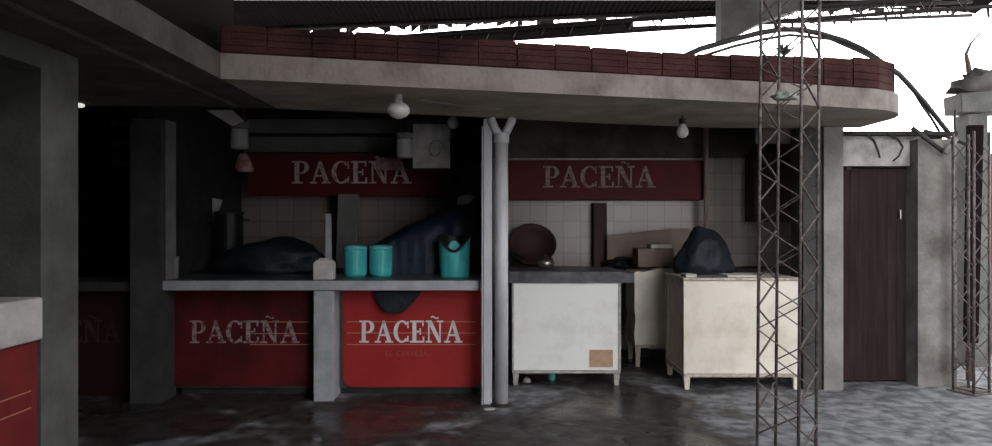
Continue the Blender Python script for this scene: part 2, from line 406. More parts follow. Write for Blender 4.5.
# ================================================================ FIRST STALL
YC = 6.0
ct = thing('serving_counter', 'long grey concrete serving counter of the left stall carrying turquoise tubs', 'counter', (0, YC, 0))
zt, zb = Z(280.5,YC), Z(290.5,YC)
obj('countertop', B(X(161,YC), X(484,YC), 0, .78, zb, zt-.003), 'painted_grey', ct, bevel=.006)
obj('top_surface', B(X(161,YC)+.01, X(484,YC)-.01, .03, .77, zt-.0029, zt), 'dark_sheet', ct)
obj('support_pillar', B(X(313,YC), X(333,YC), .012, .42, 0, zb-.002), 'painted_grey', ct, bevel=.008)
obj('plinth', B(X(166,YC), X(484,YC), .30, .58, 0, .06), 'stall_dark', ct)

YP = 6.22
def rounded(x0,x1,z0,z1,r):
    p = []
    for cx,cz,a0 in ((x0+r,z0+r,180),(x1-r,z0+r,270)):
        for q in range(7): 
            a = math.radians(a0+15*q); p.append((cx+r*math.cos(a), cz+r*math.sin(a)))
    return p + [(x1,z1),(x0,z1)]
def ad_panel(px0, px1, py1, label, m, lm, tx0, tx1, ty0, ty1, r, lines, text='PACENA'):
    x0, x1, z0, z1 = X(px0,YP), X(px1,YP), Z(py1,YP), zb-.006
    t = thing('advertising_panel', label, 'sign', (x0, YP, 0), 0)
    obj('backing', B(-.03, x1-x0+.03, .02, .05, max(z0-.06,.065), z1), 'panel_frame', t)
    obj('board', prism_xz(NB(), rounded(0, x1-x0, z0, z1-.008, r), 0, .018), m, t)
    lettering(t, lm, X(tx0,YP)-x0, -.001, Z(ty1,YP), Z(ty0,YP)-Z(ty1,YP), X(tx1,YP)-X(tx0,YP), text=text)
    if lines:
        bm = NB()
        for p in lines[2]: box(bm, X(lines[0],YP)-x0, X(lines[1],YP)-x0, -.0008, 0, Z(p,YP)-.004, Z(p,YP)+.004)
        obj('stripe_lines', bm, 'stripe', t)
    return t
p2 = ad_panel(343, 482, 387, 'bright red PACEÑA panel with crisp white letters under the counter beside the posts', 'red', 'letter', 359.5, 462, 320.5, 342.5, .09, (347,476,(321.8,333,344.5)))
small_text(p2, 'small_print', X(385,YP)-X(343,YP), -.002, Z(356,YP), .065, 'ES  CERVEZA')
p1 = ad_panel(168, 313, 386, 'shade-dimmed worn red PACEÑA panel under the left half of the counter', 'red_worn_dimmed', 'letter_worn', 190, 299, 320.5, 343, .012, (250,309,(322,333.5,344.5)))

# unlit stall at far left: counter, and panel with the gloom painted in
cd = thing('serving_counter', 'dark counter of the unlit stall at far left behind the near pillar', 'counter', (0, YC+.05, 0))
obj('countertop', B(-4.9, X(130,YC)-.004, 0, .6, Z(292,YC), Z(283,YC)), 'stall_dark', cd)
x0 = -4.6
t = thing('advertising_panel', 'unlit dark red panel with dim letters under the far left counter', 'sign', (x0, YP, 0))
obj('board', B(0, X(129,YP)-x0, 0, .02, 0, Z(293,YP)), 'red_unlit', t)
lettering(t, 'letter_unlit', X(14,YP)-x0, -.001, Z(343,YP), Z(320,YP)-Z(343,YP), X(121,YP)-X(14,YP))

# steel posts
t = thing('steel_post', 'round light grey steel post with forked top between the stalls', 'post', (X(501.5,5.9), 5.9, 0))
obj('pole', tube(NB(), [(0,0,0),(0,0,2.24)], .055, 20), 'pipe', t, smooth=True)
obj('pole_collar', tube(NB(), [(0,0,2.16),(0,0,2.235)], .064, 20), 'pipe', t)
for s in (-1,1):
    obj('fork_arm', tube(NB(), [(s*.012,0,2.21),(s*.05,0,2.27),(s*.085,0,2.345),(s*.088,0,2.368)], .036, 12), 'pipe', t, smooth=True)
obj('base_flange', lathe(NB(), [(.09,0),(.09,.012),(.06,.02)], 20), 'dark_metal', t)
t = thing('steel_post', 'square light grey steel post just left of the round one, behind it', 'post', (X(488,5.96), 5.95, 0))
obj('pole', B(-.036,.034,-.036,.036,0,2.36), 'pipe', t, bevel=.006)
obj('corner_strip', B(-.052,-.040,-.044,.03,.0,2.30), 'painted_grey', t)
for i,(px,py,r) in enumerate(((463,392,.03),(491,406,.022),(500,411,.016))):
    pass
tag(blob('cement_crumb', 'lintel', .05,.03,.012, loc=(X(489,5.75),5.75,.0), sub=2), 'small pale crumb of cement on the floor at the foot of the posts', 'rubble')

# turquoise tubs
def tub(px0, px1, py0, py1, y, label):
    cx = X((px0+px1)/2,y); r = (X(px1,y)-X(px0,y))/2; h = Z(py0,y)-Z(py1,y)
    t = thing('plastic_tub', label, 'tub', (cx, y, zt), 0, 'turquoise tubs on the counter')
    obj('body', lathe(NB(), [(r*.88,0),(r*.97,.012),(r,.05),(r,h*.86),(r*.96,h*.87)], 28), 'turquoise', t, smooth=False)
    obj('lid', lathe(NB(), [(r*1.02,h*.875),(r*1.02,h*.95),(r*.96,h*.97),(r*.5,h),(r*.1,h)], 28), 'turquoise_light', t)
    return t
tub(344, 367, 244, 275, 6.5, 'turquoise lidded tub, leftmost of the two standing together on the counter')
tub(369.5, 392, 244, 275, 6.5, 'turquoise lidded tub, right one of the pair on the counter beside blue tarpaulin')
# turquoise bucket with scooped front rim
y = 6.5; cx = X(454.5,y); r = (X(471,y)-X(439,y))/2; h = Z(238,y)-Z(278,y)
t = thing('plastic_bucket', 'turquoise bucket with scooped rim at the right end of the counter', 'bucket', (cx, y, zt))
bm = NB(); n = 40; o_, i_ = [], []
for k in range(n):
    a = 2*math.pi*k/n; c = math.cos(a - (-math.pi/2))
    top = h*(.98 - .36*max(0,c)**3)
    for L, rr in ((o_, 1.0), (i_, .93)):
        L.append((bm.verts.new((r*.90*rr*math.cos(a), r*.90*rr*math.sin(a), 0 if L is o_ else .012)), bm.verts.new((r*rr*math.cos(a), r*rr*math.sin(a), top))))
for k in range(n):
    q = (k+1)%n
    bm.faces.new((o_[k][0],o_[q][0],o_[q][1],o_[k][1])); bm.faces.new((i_[q][0],i_[k][0],i_[k][1],i_[q][1])); bm.faces.new((o_[k][1],o_[q][1],i_[q][1],i_[k][1]))
bm.faces.new([v[0] for v in o_][::-1]); bm.faces.new([v[0] for v in i_])
obj('body', bm, 'turquoise', t, smooth=False)
bm = NB(); li = []
for k in range(n):
    a = 2*math.pi*k/n; c = math.cos(a + math.pi/2); tp = h*(1.0 - .36*max(0,c)**3)
    li.append([bm.verts.new((r*q*math.cos(a), r*q*math.sin(a), z)) for q, z in ((.83,.03),(.915,tp),(.90,tp),(.81,.03))])
for k in range(n):
    q = (k+1)%n
    for j in range(4): bm.faces.new((li[k][j],li[q][j],li[q][(j+1)%4],li[k][(j+1)%4]))
obj('lining', bm, 'black', t)
pts = [(r*math.cos(a), r*math.sin(a)-.004, h*(.99-.36*max(0,math.cos(a+math.pi/2))**3)) for a in (2*math.pi*k/n for k in range(n+1))]
obj('rim', tube(NB(), pts, .013, 8, cap=False), 'black', t)
tag(obj('cloth', prism_xz(NB(), [(-.075,0),(.075,0),(.06,.055),(.012,.105),(-.03,.095),(-.06,.05)], -.02, .05), 'turquoise_light', loc=(cx, 6.45, zt+.222), bevel=.012), 'folded turquoise cloth sticking up inside the scooped bucket', 'cloth')

# blue tarpaulin over heaped goods
ya, yb = 6.68, 7.6
prof = [(354,274),(362,262),(376,247),(392,238),(408,229),(430,221),(450,212),(466,206),(476,199),(483,203),(484,232)]
bm = NB(); rows = []
NV = 20; NU = 56
def top(u):
    px = 352 + (484.5-352)*u
    if px <= prof[0][0]: return 275
    for (a,b),(c,d) in zip(prof,prof[1:]):
        if a <= px <= c: return b+(d-b)*(px-a)/(c-a)
    return prof[-1][1]
for i in range(NU+1):
    u = i/NU; px = 352+(484.5-352)*u; row = []
    htop = Z(top(u),7.14) - zt + .02
    for j in range(NV+1):
        a = math.pi*j/NV; yy = (ya+yb)/2 - (yb-ya)/2*math.cos(a)*(1 if u>.05 else .6)
        hh = max(0,htop)*(math.sin(a)**.3)*1.04
        p = Vector((min(X(px,7.14),-.13), yy, zt-.0+hh))
        f = noise.noise(Vector((p.x*5,p.y*3,p.z*5)))*.035 + noise.noise(Vector((p.x*13,p.y*3,p.z*6)))*.014
        if 0<j<NV: p.y += f*1.6; p.z += f*.5*math.sin(a)
        row.append(bm.verts.new(p))
    rows.append(row)
for a, b in zip(rows, rows[1:]):
    for j in range(NV): bm.faces.new((a[j],b[j],b[j+1],a[j+1]))
bm.faces.new(rows[0]); bm.faces.new(rows[-1][::-1])
tag(obj('tarpaulin', bm, 'blue_tarp', smooth=True), 'dark blue tarpaulin heaped over goods behind the turquoise tubs', 'tarpaulin')
# table under it, behind the counter
t = thing('work_table', 'dark work table behind the left counter under the tarpaulin', 'table', (0,6.79,0))
obj('tabletop', B(-2.98, -.11, 0, .95, zt-.05, zt-.004), 'stall_dark', t)
for lx in (-2.9,-.2):
    for ly in (.08,.9): obj('leg', B(lx-.03,lx+.03,ly-.03,ly+.03,0,zt-.052), 'stall_dark', t)
# loose end of the cover hanging below the counter
bm = prism_xz(NB(), [(X(a,6.12),Z(b,6.12)) for a,b in ((373,291.5),(422,291.5),(412,304),(404,312),(393,314),(384,312),(377,302))], 0, .03)
tag(obj('plastic_sheet', bm, 'black_bag', loc=(0,6.12,0), bevel=.01), 'black flap of plastic sheet hanging below the counter over the bright red panel', 'sheet')
# dark heap on the left half of the counter
tag(blob('covered_heap', 'black_bag', .54,.24,.20, amp=.22, seed=3, loc=(X(270,6.95),6.95,zt), peaks=((.25,.25,.3),)), 'black covered heap on the left part of the counter behind the white box', 'cover')
# white box, small jar
def jar(px0,px1,py0,py1,y,label,m,name='plastic_box',cat='box'):
    x0,x1 = X(px0,y),X(px1,y); h = Z(py0,y)-Z(py1,y); w = x1-x0
    t = thing(name,label,cat,(x0,y,zt))
    bm = NB(); prism_xz(bm,[(0,0),(w,0),(w,h*.78),(w*.86,h*.93),(w*.15,h*.93),(0,h*.76)],0,.11)
    obj('body',bm,m,t,bevel=.01); obj('cap',B(w*.25,w*.78,.02,.09,h*.935,h),m,t,bevel=.004); return t
jar(313,333,257,278.5,6.06,'small white plastic container on the counter above its middle pillar','counter_white')
t = thing('plastic_bucket','dim pale cylinder bucket at the left end of the counter against the pillar','bucket',(X(172,6.2),6.2,zt))
obj('body', lathe(NB(), [(.052,0),(.056,.16),(.056,.17)],20),'whitewash',t); obj('rim', lathe(NB(), [(.060,.172),(.060,.190),(.05,.192)],20),'band',t)
# leaning boards
def board(name,label,pts,y,m,th=.03,cat='board'):
    return tag(obj(name, prism_xz(NB(), [(X(a,y),Z(b,y)) for a,b in pts],0,th), m, loc=(0,y,0), bevel=.004), label, cat)
board('leaning_board','pale narrow board leaning diagonally at the left side of the first stall',[(180,276),(203,196),(222,200),(214,222),(203,276)],7.62,'painted_grey')
board('upright_board','pale upright board standing in the middle of the first stall',[(333,358.5),(338,194),(359,194),(356,358.5)],7.9,'band')
board('upright_stick','thin white stick standing behind the small white container',[(325,280),(325,214),(331,214),(332,280)],6.72,'painted_grey',.02,'stick')
t = thing('cooking_pot','large dark pot on the heap in the unlit left part of the stall','pot',(X(232,7.5),7.42,zt-.004))
obj('body', lathe(NB(), [(.11,0),(.135,.03),(.14,.4),(.14,.58)],28),'black',t); obj('rim', lathe(NB(), [(.15,.581),(.15,.60),(.11,.61)],28),'stall_dark',t)
for s in (-1,1): obj('handle', tube(NB(), [(s*.14,-.05,.52),(s*.19,-.05,.52),(s*.19,.05,.52),(s*.14,.05,.52)],.010),'dark_metal',t)
# upper sign
def sign(px0,px1,py0,py1,y,label,tx0,tx1,ty0,ty1,lm,m='red_sign',depth=.09):
    x0,x1,z0,z1 = X(px0,y),X(px1,y),Z(py1,y),Z(py0,y)
    t = thing('sign_board',label,'sign',(x0,y,z0))
    obj('board', B(0,x1-x0,0,depth,0,z1-z0), m, t, bevel=.006)
    lettering(t,lm,X(tx0,y)-x0,-.001,Z(ty1,y)-z0,Z(ty0,y)-Z(ty1,y),X(tx1,y)-X(tx0,y))
    return t
s1 = sign(248,458,153,196,8.0,'dark red PACEÑA sign board across the back of the left stall',292,411,161,183.5,'letter_sign')
for px in (300,430): obj('bracket', B(X(px,8)-s1.location.x-.02,X(px,8)-s1.location.x+.02,.092,.49,.2,.24),'dark_metal',s1)
s2 = sign(509,704,160,200,8.3,'unbroken dark red PACEÑA sign board on the tiled wall of the right stall',543,655,166,187.5,'letter_sign_dim',depth=.19)
# glazed picture hanging in front of the sign
y = 7.0; x0,x1,z0,z1 = X(413,y),X(450,y),Z(168,y),Z(124,y)
t = thing('hanging_picture','square glossy grey picture hanging at the right end of the left sign','picture',(x0,y,z0))
obj('frame', B(-.012,x1-x0+.012,.004,.03,-.012,z1-z0+.012),'dark_metal',t)
obj('print', B(0,x1-x0,0,.004,0,z1-z0),'poster',t)
bm = NB(); c = ((x1-x0)*.62,(z1-z0)*.42)
tube(bm,[(c[0]+.085*math.cos(a*.1)*(1-a*.008),-.001,c[1]+.10*math.sin(a*.1)*(1-a*.008)) for a in range(0,62)],.006,5)
obj('drawing', bm,'band',t)
obj('hanging_wire', tube(NB(), [(.05,.01,z1-z0+.012),(.05,.01,2.795-z0)],.003,5),'black',t)
obj('hanging_wire', tube(NB(), [(x1-x0-.05,.01,z1-z0+.012),(x1-x0-.05,.01,2.795-z0)],.003,5),'black',t)
tag(obj('paper_notice', B(X(376,7.98),X(401,7.98),7.985,7.9945,Z(170,7.98),Z(158,7.98)),'pink_paint'),'small pink and white notice stuck on the left sign over its last letters','notice')
# pale items right of sign
tag(obj('electrical_box', B(X(463,8.35),X(481,8.35),8.35,8.378,Z(190,8.35),Z(164,8.35)),'painted_grey',bevel=.012),'pale grey box on the wall at the right end of the left stall','box')
tag(blob('white_bowl','porcelain',.105,.105,.075,amp=.0,loc=(X(468,6.95),6.95,Z(204,6.95)-.01),sub=4),'white upturned bowl on the peak of the blue tarpaulin','bowl')
bm = B(X(453,8.38),X(487,8.38),8.38,YB-.002,Z(160,8.38),2.79); tag(obj('wall_panel',bm,'stall_dark'),'dark square board high on the wall beside the hanging picture','board')
# shelves and hung clutter in the dark left corner
board('wall_cabinet','dark cabinet hung on the wall in the left corner of the first stall',[(174,200),(174,152),(218,152),(218,200)],7.9,'stall_dark',.25,'cabinet')
t = thing('plastic_bag','pink printed plastic bag hanging at the left end of the left sign','bag',(X(244,7.6),7.6,Z(172,7.6)))
o = blob('bag_body','pink_paint',.085,.05,.13,amp=.3,seed=5,parent=t,sub=3)
obj('bag_handle', tube(NB(), [(0,0,.14),(.01,0,.24),(0,.0,2.795-Z(172,7.6))],.005),'pink_paint',t)
# tube-shaped lamp shade at the left, and the translucent roof pane
def lamp(name,label,px,py0,py1,y,ceil,kind,group=None):
    x = X(px,y); zt_, zb_ = Z(py0,y), Z(py1,y)
    t = thing(name,label,'lamp',(x,y,zb_),0,group)
    h = zt_-zb_
    if kind == 'globe':
        r = 11.5*y/F
        obj('lamp_shade', lathe(NB(), [(.02,0)]+[(r*math.cos(math.radians(a)), r*.72*(1+math.sin(math.radians(a)))) for a in range(-70,66,15)]+[(r*.42,r*1.40)],28),'glass_white',t,smooth=True)
        obj('lamp_holder', lathe(NB(), [(r*.36,r*1.41),(r*.36,h),(r*.2,h+.015)],16),'frosted',t)
        zc = h+.016
    elif kind == 'tube':
        r = 8.5*y/F
        obj('lamp_shade', lathe(NB(), [(r*.86,0),(r,.02),(r,h*.72),(r*.8,h*.76)],24),'frosted',t,smooth=False)
        obj('lamp_holder', lathe(NB(), [(r*1.02,h*.77),(r*1.02,h*.98),(r*.5,h)],24),'whitewash',t)
        zc = h+.001
    else:
        r = 6*y/F
        obj('bulb', lathe(NB(), [(.01,0),(r*.6,.008),(r*.92,r*.5),(r,r),(r*.9,r*1.5),(r*.55,r*2.1),(r*.5,r*2.3)],20),'bulb',t,smooth=True)
        obj('lamp_holder', lathe(NB(), [(r*.62,r*2.32),(r*.62,h),(r*.3,h+.01)],14),'black',t)
        zc = h+.011
    obj('lamp_cord', tube(NB(), [(0,0,zc),(0,0,ceil-zb_)],.006,6),'black',t)
    return t
lamp('hanging_lamp','white glass globe lamp hanging under the canopy edge above the left sign',398.5,94,118.5,4.85,ZS,'globe')
lamp('hanging_lamp','cylinder-shaped white lamp hanging directly below and behind the globe lamp',405,133,158,6.9,2.795,'tube')
lamp('hanging_lamp','dim cylinder-shaped lamp at the far left of the first stall',239.5,122,149,6.7,2.795,'tube')
lamp('hanging_bulb','bare white light bulb hanging from the canopy above the right stall',682.5,119,138,5.8,ZS,'bulb')
lamp('hanging_bulb','tiny bare bulb hanging beside the square glossy picture',453,117,129,6.85,2.795,'bulb')
bm = prism_xz(NB(), [(X(a,6.3),Z(b,6.3)) for a,b in ((206,110),(232,110),(244,121),(232,126))],0,.02)
tag(obj('reflector_plate', bm,'counter_white',loc=(0,6.3,0)),'pale slanted metal plate under the ceiling above the dim left lamp','plate')
tag(obj('reflector_wire', tube(NB(), [(X(225,6.31),6.31,Z(111,6.31)),(X(225,6.31),6.31,2.795)],.005),'black'),'thin black wire holding the pale slanted plate','wire')
# cracks of cable on soffit
tag(obj('ceiling_cable', tube(NB(), [(X(420,5.0),5.0,ZS-.006),(X(440,5.15),5.15,ZS-.006),(X(470,5.3),5.3,ZS-.006),(X(500,5.45),5.45,ZS-.006)],.005),'whitewash'),'thin pale cable running along the underside of the canopy','cable')

lit = mat('lit_bulb', (.8,.8,.78), .4); lit.node_tree.nodes['Principled BSDF'].inputs['Emission Color'].default_value = (1,.97,.9,1); lit.node_tree.nodes['Principled BSDF'].inputs['Emission Strength'].default_value = .7
tag(obj('small_lamp', lathe(NB(), [(.02,0),(.034,.008),(.034,.022),(.012,.03)],16),'lit_bulb',loc=(X(79.5,5.2),5.2,ZS-.03)),'tiny bright lamp on the ceiling just right of the near left pillar','lamp')
y = 7.2; t = thing('wall_rack','dim rack of pale slats high behind the dark left pillar','rack',(X(112,y),y,Z(170,y)))
for a,b,c,d in ((112,116,98,170),(140,144,98,170)): obj('upright', B(X(a,y)-X(112,y),X(b,y)-X(112,y),0,.04,0 if 1 else 0,Z(c,y)-Z(170,y)),'pillar_dark',t)
for p in (120,140,160): obj('slat', B(0,X(168,y)-X(112,y),-.012,-.001,Z(p+6,y)-Z(170,y),Z(p,y)-Z(170,y)),'band',t)
# ================================================================ SECOND STALL
def legs(parent, pts, z, m='cart_leg', w=.028):
    for x, y in pts: obj('leg', prism_leg(x,y,z,w), m, parent, bevel=.004)
def prism_leg(x,y,z,w):
    bm = NB(); a=[bm.verts.new((x+sx*w*.75,y+sy*w*.75,0)) for sx,sy in ((-1,-1),(1,-1),(1,1),(-1,1))]
    b=[bm.verts.new((x+sx*w,y+sy*w,z)) for sx,sy in ((-1,-1),(1,-1),(1,1),(-1,1))]
    bm.faces.new(a[::-1]); bm.faces.new(b)
    for i in range(4): bm.faces.new((a[i],a[(i+1)%4],b[(i+1)%4],b[i]))
    return bm
# white cart
y = 6.6; x0,x1 = X(512.5,y),X(620.5,y); w=x1-x0; zb_,zt_ = Z(371,y),Z(283,y)
t = thing('vendor_cart','white painted cart with a dark sheet over its top, right beside the steel posts','cart',(x0,y,0))
obj('body', B(.004,w-.004,.012,.60,zb_,zt_),'cart_white',t,bevel=.01)
obj('bottom_rail', B(0,w,-.004,.61,zb_-.022,zb_-.001),'cart_leg',t,bevel=.003)
obj('corner_rail', B(w-.02,w+.004,.0,.012,zb_,zt_),'cart_leg',t,bevel=.003)
obj('side_rail', B(-.004,.012,.0,.012,zb_,zt_),'cart_leg',t,bevel=.003)
legs(t,[(.03,.03),(w-.035,.03),(.03,.56),(w-.035,.56)],zb_-.023)
ztop = Z(271.5,6.55)
bm = NB(); NX=40
rows=[]
for i in range(NX+1):
    u=i/NX; x=-.03+u*(X(634,6.6)-x0+.03)
    wob=.006*noise.noise(Vector((x*7,0,3)))
    sag = .0 if x < w+.02 else -.018
    rows.append([bm.verts.new(v) for v in ((x,-.012+wob*.6,zt_+.004+wob),(x,-.016+wob,ztop-.006+sag),(x,.0,ztop+sag+wob*.3),(x,.62,ztop+sag+wob*.3),(x,.63,zt_+.004))])
for a,b in zip(rows,rows[1:]):
    for j in range(5): bm.faces.new((a[j],b[j],b[(j+1)%5],a[(j+1)%5]))
bm.faces.new(rows[0]); bm.faces.new(rows[-1][::-1])
obj('cover_sheet', bm,'dark_sheet',t,smooth=False)
tag(obj('cardboard_patch', B(X(590,y)-x0,X(613,y)-x0,.002,.0118,Z(367,y),Z(350,y)),'cardboard_tan',t),'tan cardboard patch')
# clutter below the cart
t = thing('plastic_bottle','turquoise bottle standing under the white cart','bottle',(X(552,6.85),6.86,0))
obj('body', lathe(NB(), [(.028,0),(.032,.01),(.032,.06),(.014,.08)],16),'turquoise_light',t); obj('cap', lathe(NB(), [(.016,.081),(.016,.098),(.012,.099)],12),'turquoise',t)
tag(blob('crumpled_paper','lintel',.035,.03,.03,amp=.4,seed=9,loc=(X(527,6.75),6.75,0),sub=3),'small crumpled white paper on the floor under the white cart','litter')
# cream cart
y = 6.43; x0,x1 = X(684,y),X(800,y); w=x1-x0; zt_,zb_ = Z(280,y),Z(374,y); D=.68
t = thing('vendor_cart','large cream cart partly behind the tall lattice mast','cart',(x0,y,0))
obj('body', B(.006,w-.006,.006,D,zb_,zt_-.004),'cart_cream',t,bevel=.006)
bm=NB(); box(bm,-.004,w+.004,-.004,D+.004,zb_-.03,zb_-.002); 
obj('bottom_rail', bm,'cart_edge',t,bevel=.004)
bm=NB(); 
obj('corner_post', B(-.004,.022,-.006,.02,zb_,zt_-.006),'cart_cream',t,bevel=.003)
obj('corner_post', B(-.006,.012,D-.04,D,zb_,zt_-.006),'cart_edge',t,bevel=.003)
obj('side_panel', B(0,.0055,.05,D-.06,zb_+.03,zt_-.07),'cart_cream_shaded',t)  # side turned from the light, its shade put into the colour
obj('side_rail', B(-.003,.0055,.02,D-.04,zt_-.065,zt_-.006),'cart_edge',t)
obj('side_strip', B(-.004,.0055,D-.10,D-.06,zb_+.02,zt_-.08),'cart_cream',t)
obj('top_board', B(-.012,w+.012,-.012,D+.012,zt_-.002,zt_+.020),'cart_edge',t,bevel=.004)
legs(t,[(.03,.03),(w-.03,.03),(.03,D-.03),(w-.03,D-.03)],zb_-.031,'cart_cream')
yy=6.45
tag(obj('paper_sheet', B(X(686,yy),X(697,yy),yy,yy+.18,zt_+.021,zt_+.05),'paper',bevel=.003),'small white paper block on the front left corner of the cream cart','paper')
t2=tag(obj('plastic_tray', B(X(698,yy),X(726,yy),yy+.005,yy+.22,zt_+.021,zt_+.045),'black',bevel=.004),'flat black tray at the front edge of the cream cart','tray')
tag(obj('paper_sheet', B(X(728,yy),X(757,yy),yy+.005,yy+.3,zt_+.021,zt_+.040),'paper',bevel=.003),'long white paper sheet lying right of the black tray on the cream cart','paper')
# small cream cart behind
y = 7.45; x0=X(634,y); x1=1.75+.28; w=x1-x0; zt_=Z(270,y); zb_=Z(345,y)
t = thing('vendor_cart','narrow cream cart with wavy worn edges standing between the two larger carts','cart',(x0,y,0))
pts=[(0,zt_-.02)]
pts=[(x,z) for x,z in ((.012,zb_),(.0,zb_+.10),(.018,zb_+.28),(.004,zb_+.36),(.006,zb_+.55),(.0,zt_-.03),(.03,zt_-.012),(.10,zt_-.02),(.17,zt_-.008),(.22,zt_+.008),(.28,zt_+.015),(w,zt_+.01),(w,zb_))]
obj('body', prism_xz(NB(), pts, 0,.5),'cart_cream',t,bevel=.008)
obj('bottom_rail', B(.01,w,-.004,.5,zb_-.03,zb_-.002),'cart_edge',t)
legs(t,[(.045,.04),(w-.04,.04),(.045,.45),(w-.04,.45)],zb_-.031,'cart_cream_shaded')
# work ledge at the back of stall two
t = thing('back_ledge','low concrete work ledge along the tiled wall of the right stall','ledge',(0,8.0,0))
zl = Z(268.5,8.1)
obj('countertop', B(X(512,8.0),3.9,.0,.49,zl-.07,zl),'stall_dark',t)
for px in (520,640,770): obj('support', B(X(px,8),X(px,8)+.1,.02,.47,0,zl-.072),'stall_dark',t)
struct('trim_12', B(X(594,8.32),X(607,8.32),8.32,YB-.002,zl+.002,Z(203,8.32)),'maroon_post')
tag(obj('water_pipe', tube(NB(), [(X(706,8.2),8.2,zl+.002),(X(706,8.2),8.2,2.79)],.028,12),'cardboard_board',smooth=True),'upright pipe on the back wall at the right end of the right sign','pipe')
board('cardboard_sheet','large slanted cardboard panel leaning on the tiles behind the boxes',[(607,269),(607,236),(650,231),(689,228),(692,233),(692,269)],8.2,'cardboard_board',.02)
def carton(px0,px1,py0,py1,y,label,d=.3):
    x0,x1=X(px0,y),X(px1,y); z0,z1=Z(py1,y),Z(py0,y); t=thing('cardboard_box',label,'box',(x0,y,z0))
    obj('body', B(0,x1-x0,0,d,0,z1-z0),'cardboard',t,bevel=.004)
    obj('flap', B(-.004,(x1-x0)*.48,-.004,d,z1-z0+.001,z1-z0+.006),'cardboard',t)
    obj('flap', B((x1-x0)*.52,x1-x0+.004,-.004,d,z1-z0+.001,z1-z0+.006),'cardboard',t); return t
yc=7.55
carton(638,674,249,267,yc,'low cardboard box on the narrow cream cart in front of the slanted panel')
tag(obj('paper_sheet', B(X(651,yc),X(672,yc),yc,yc+.2,Z(249,yc)+.008,Z(244.5,yc)),'paper',bevel=.003),'white paper packet lying on the low cardboard box','paper')
tag(blob('plastic_bag','black_bag',.27,.17,.215,amp=.2,seed=12,loc=(X(704,6.95),6.95,Z(280,6.43)+.021),peaks=((-.38,.45,.3),(.15,.5,.45),(.6,.2,.3))),'bulging black plastic bag on top of the cream cart','bag')
tag(blob('plastic_bag','black_bag',.22,.18,.085,amp=.3,seed=21,loc=(X(624,8.2),8.18,zl)),'flat black plastic bag slumped on the ledge left of the cardboard box','bag')
# wok-shaped heap with a small pot on the ledge
t = thing('cooking_pan','dark tilted pan with a handle behind the white cart','pan',(X(532,7.6),7.8,zl-.0))
bm=NB(); lathe(bm,[(.10,0),(.24,.08),(.27,.17),(.26,.18),(.23,.10),(.09,.02)],28)
obj('bowl', bm,'maroon_post',t,smooth=True)
obj('handle', tube(NB(), [(-.10,-.16,.15),(-.18,-.2,.26),(-.22,-.22,.36)],.014),'black',t)
t.location=(X(532,8.2),8.2,zl+.19); t.rotation_euler=(math.radians(58),0,0)
t = thing('cooking_pot','small steel pot with shiny side next to the tilted dark pan','pot',(X(546,8.1)+.06,8.07,zl)); t.location=(X(547,8.0),8.0-.10,Z(271,7.9))
t.location=(X(546,7.0),7.05,ztop)
obj('body', lathe(NB(), [(.06,0),(.085,.03),(.088,.06),(.07,.085)],22),'steel_pot',t,smooth=True); obj('lid', lathe(NB(), [(.075,.086),(.05,.105),(.012,.112),(.012,.13)],22),'maroon_post',t)
# wall cabinet, dark red
x0=X(754,8.2); t=thing('wall_cabinet','dark red cabinet hung on the back wall behind the lattice mast','cabinet',(x0,8.2,Z(222,8.2)))
w=X(797,8.2)-x0; h=Z(152,8.2)-Z(222,8.2)
obj('body', B(0,w,0,.298,0,h),'cupboard',t,bevel=.005); obj('door', B(.02,w*.49,-.018,-.001,.02,h-.02),'cupboard',t,bevel=.003); obj('door', B(w*.51,w-.02,-.018,-.001,.02,h-.02),'cupboard',t,bevel=.003)
# base under stall2 floor step
# ================================================================ MASTS
def mast(name,label,cx,cy,side,phi,H,pitch,rl,rr,tilt=0,group=None,legm='rusty'):
    t = thing(name,label,'mast',(cx,cy,0),phi,group)
    if tilt: t.rotation_mode='XYZ'; t.rotation_euler=(0,tilt,phi)
    c=[(side/2*a,side/2*b) for a,b in ((-1,-1),(1,-1),(1,1),(-1,1))]
    for x,y in c: obj('leg', tube(NB(), [(x,y,0.012),(x,y,H)],rl,8),legm,t,smooth=True)
    for f in range(4):
        a,b=c[f],c[(f+1)%4]; bm=NB(); z=.08+.03*f; s=0; pts=[]
        while z < H-.02:
            p=(a,b)[s%2]; q=Vector((p[0]*1.04,p[1]*1.04,z)); pts.append(q); z+=pitch; s+=1
        tube(bm,pts,rr,6); obj('lacing',bm,legm,t)
    bm=NB()
    for z in (.03,):
        for f in range(4): tube(bm,[(*c[f],z),(*c[(f+1)%4],z)],rr*1.2,6)
    obj('base_ring',bm,legm,t)
    obj('base_plate',B(-side*.7,side*.7,-side*.7,side*.7,0,.01),legm,t)
    return t
mast('lattice_mast','tall rusty lattice mast in the foreground in front of the cream cart',1.825,4.5,.26,math.radians(44),4.59,.165,.0105,.0078,tilt=math.radians(1.15))
mast('lattice_mast','thinner lattice mast at the right edge beside the stained door wall',X(971,6.35),6.35,.19,math.radians(20),2.3,.19,.012,.006)
# pale crumpled rag in the mast
tag(blob('rag','rag',.06,.04,.035,amp=.9,seed=4,loc=(X(785,4.5),4.5,Z(100,4.5)),sub=3),'pale crumpled rag caught high in the tall lattice mast','rag')
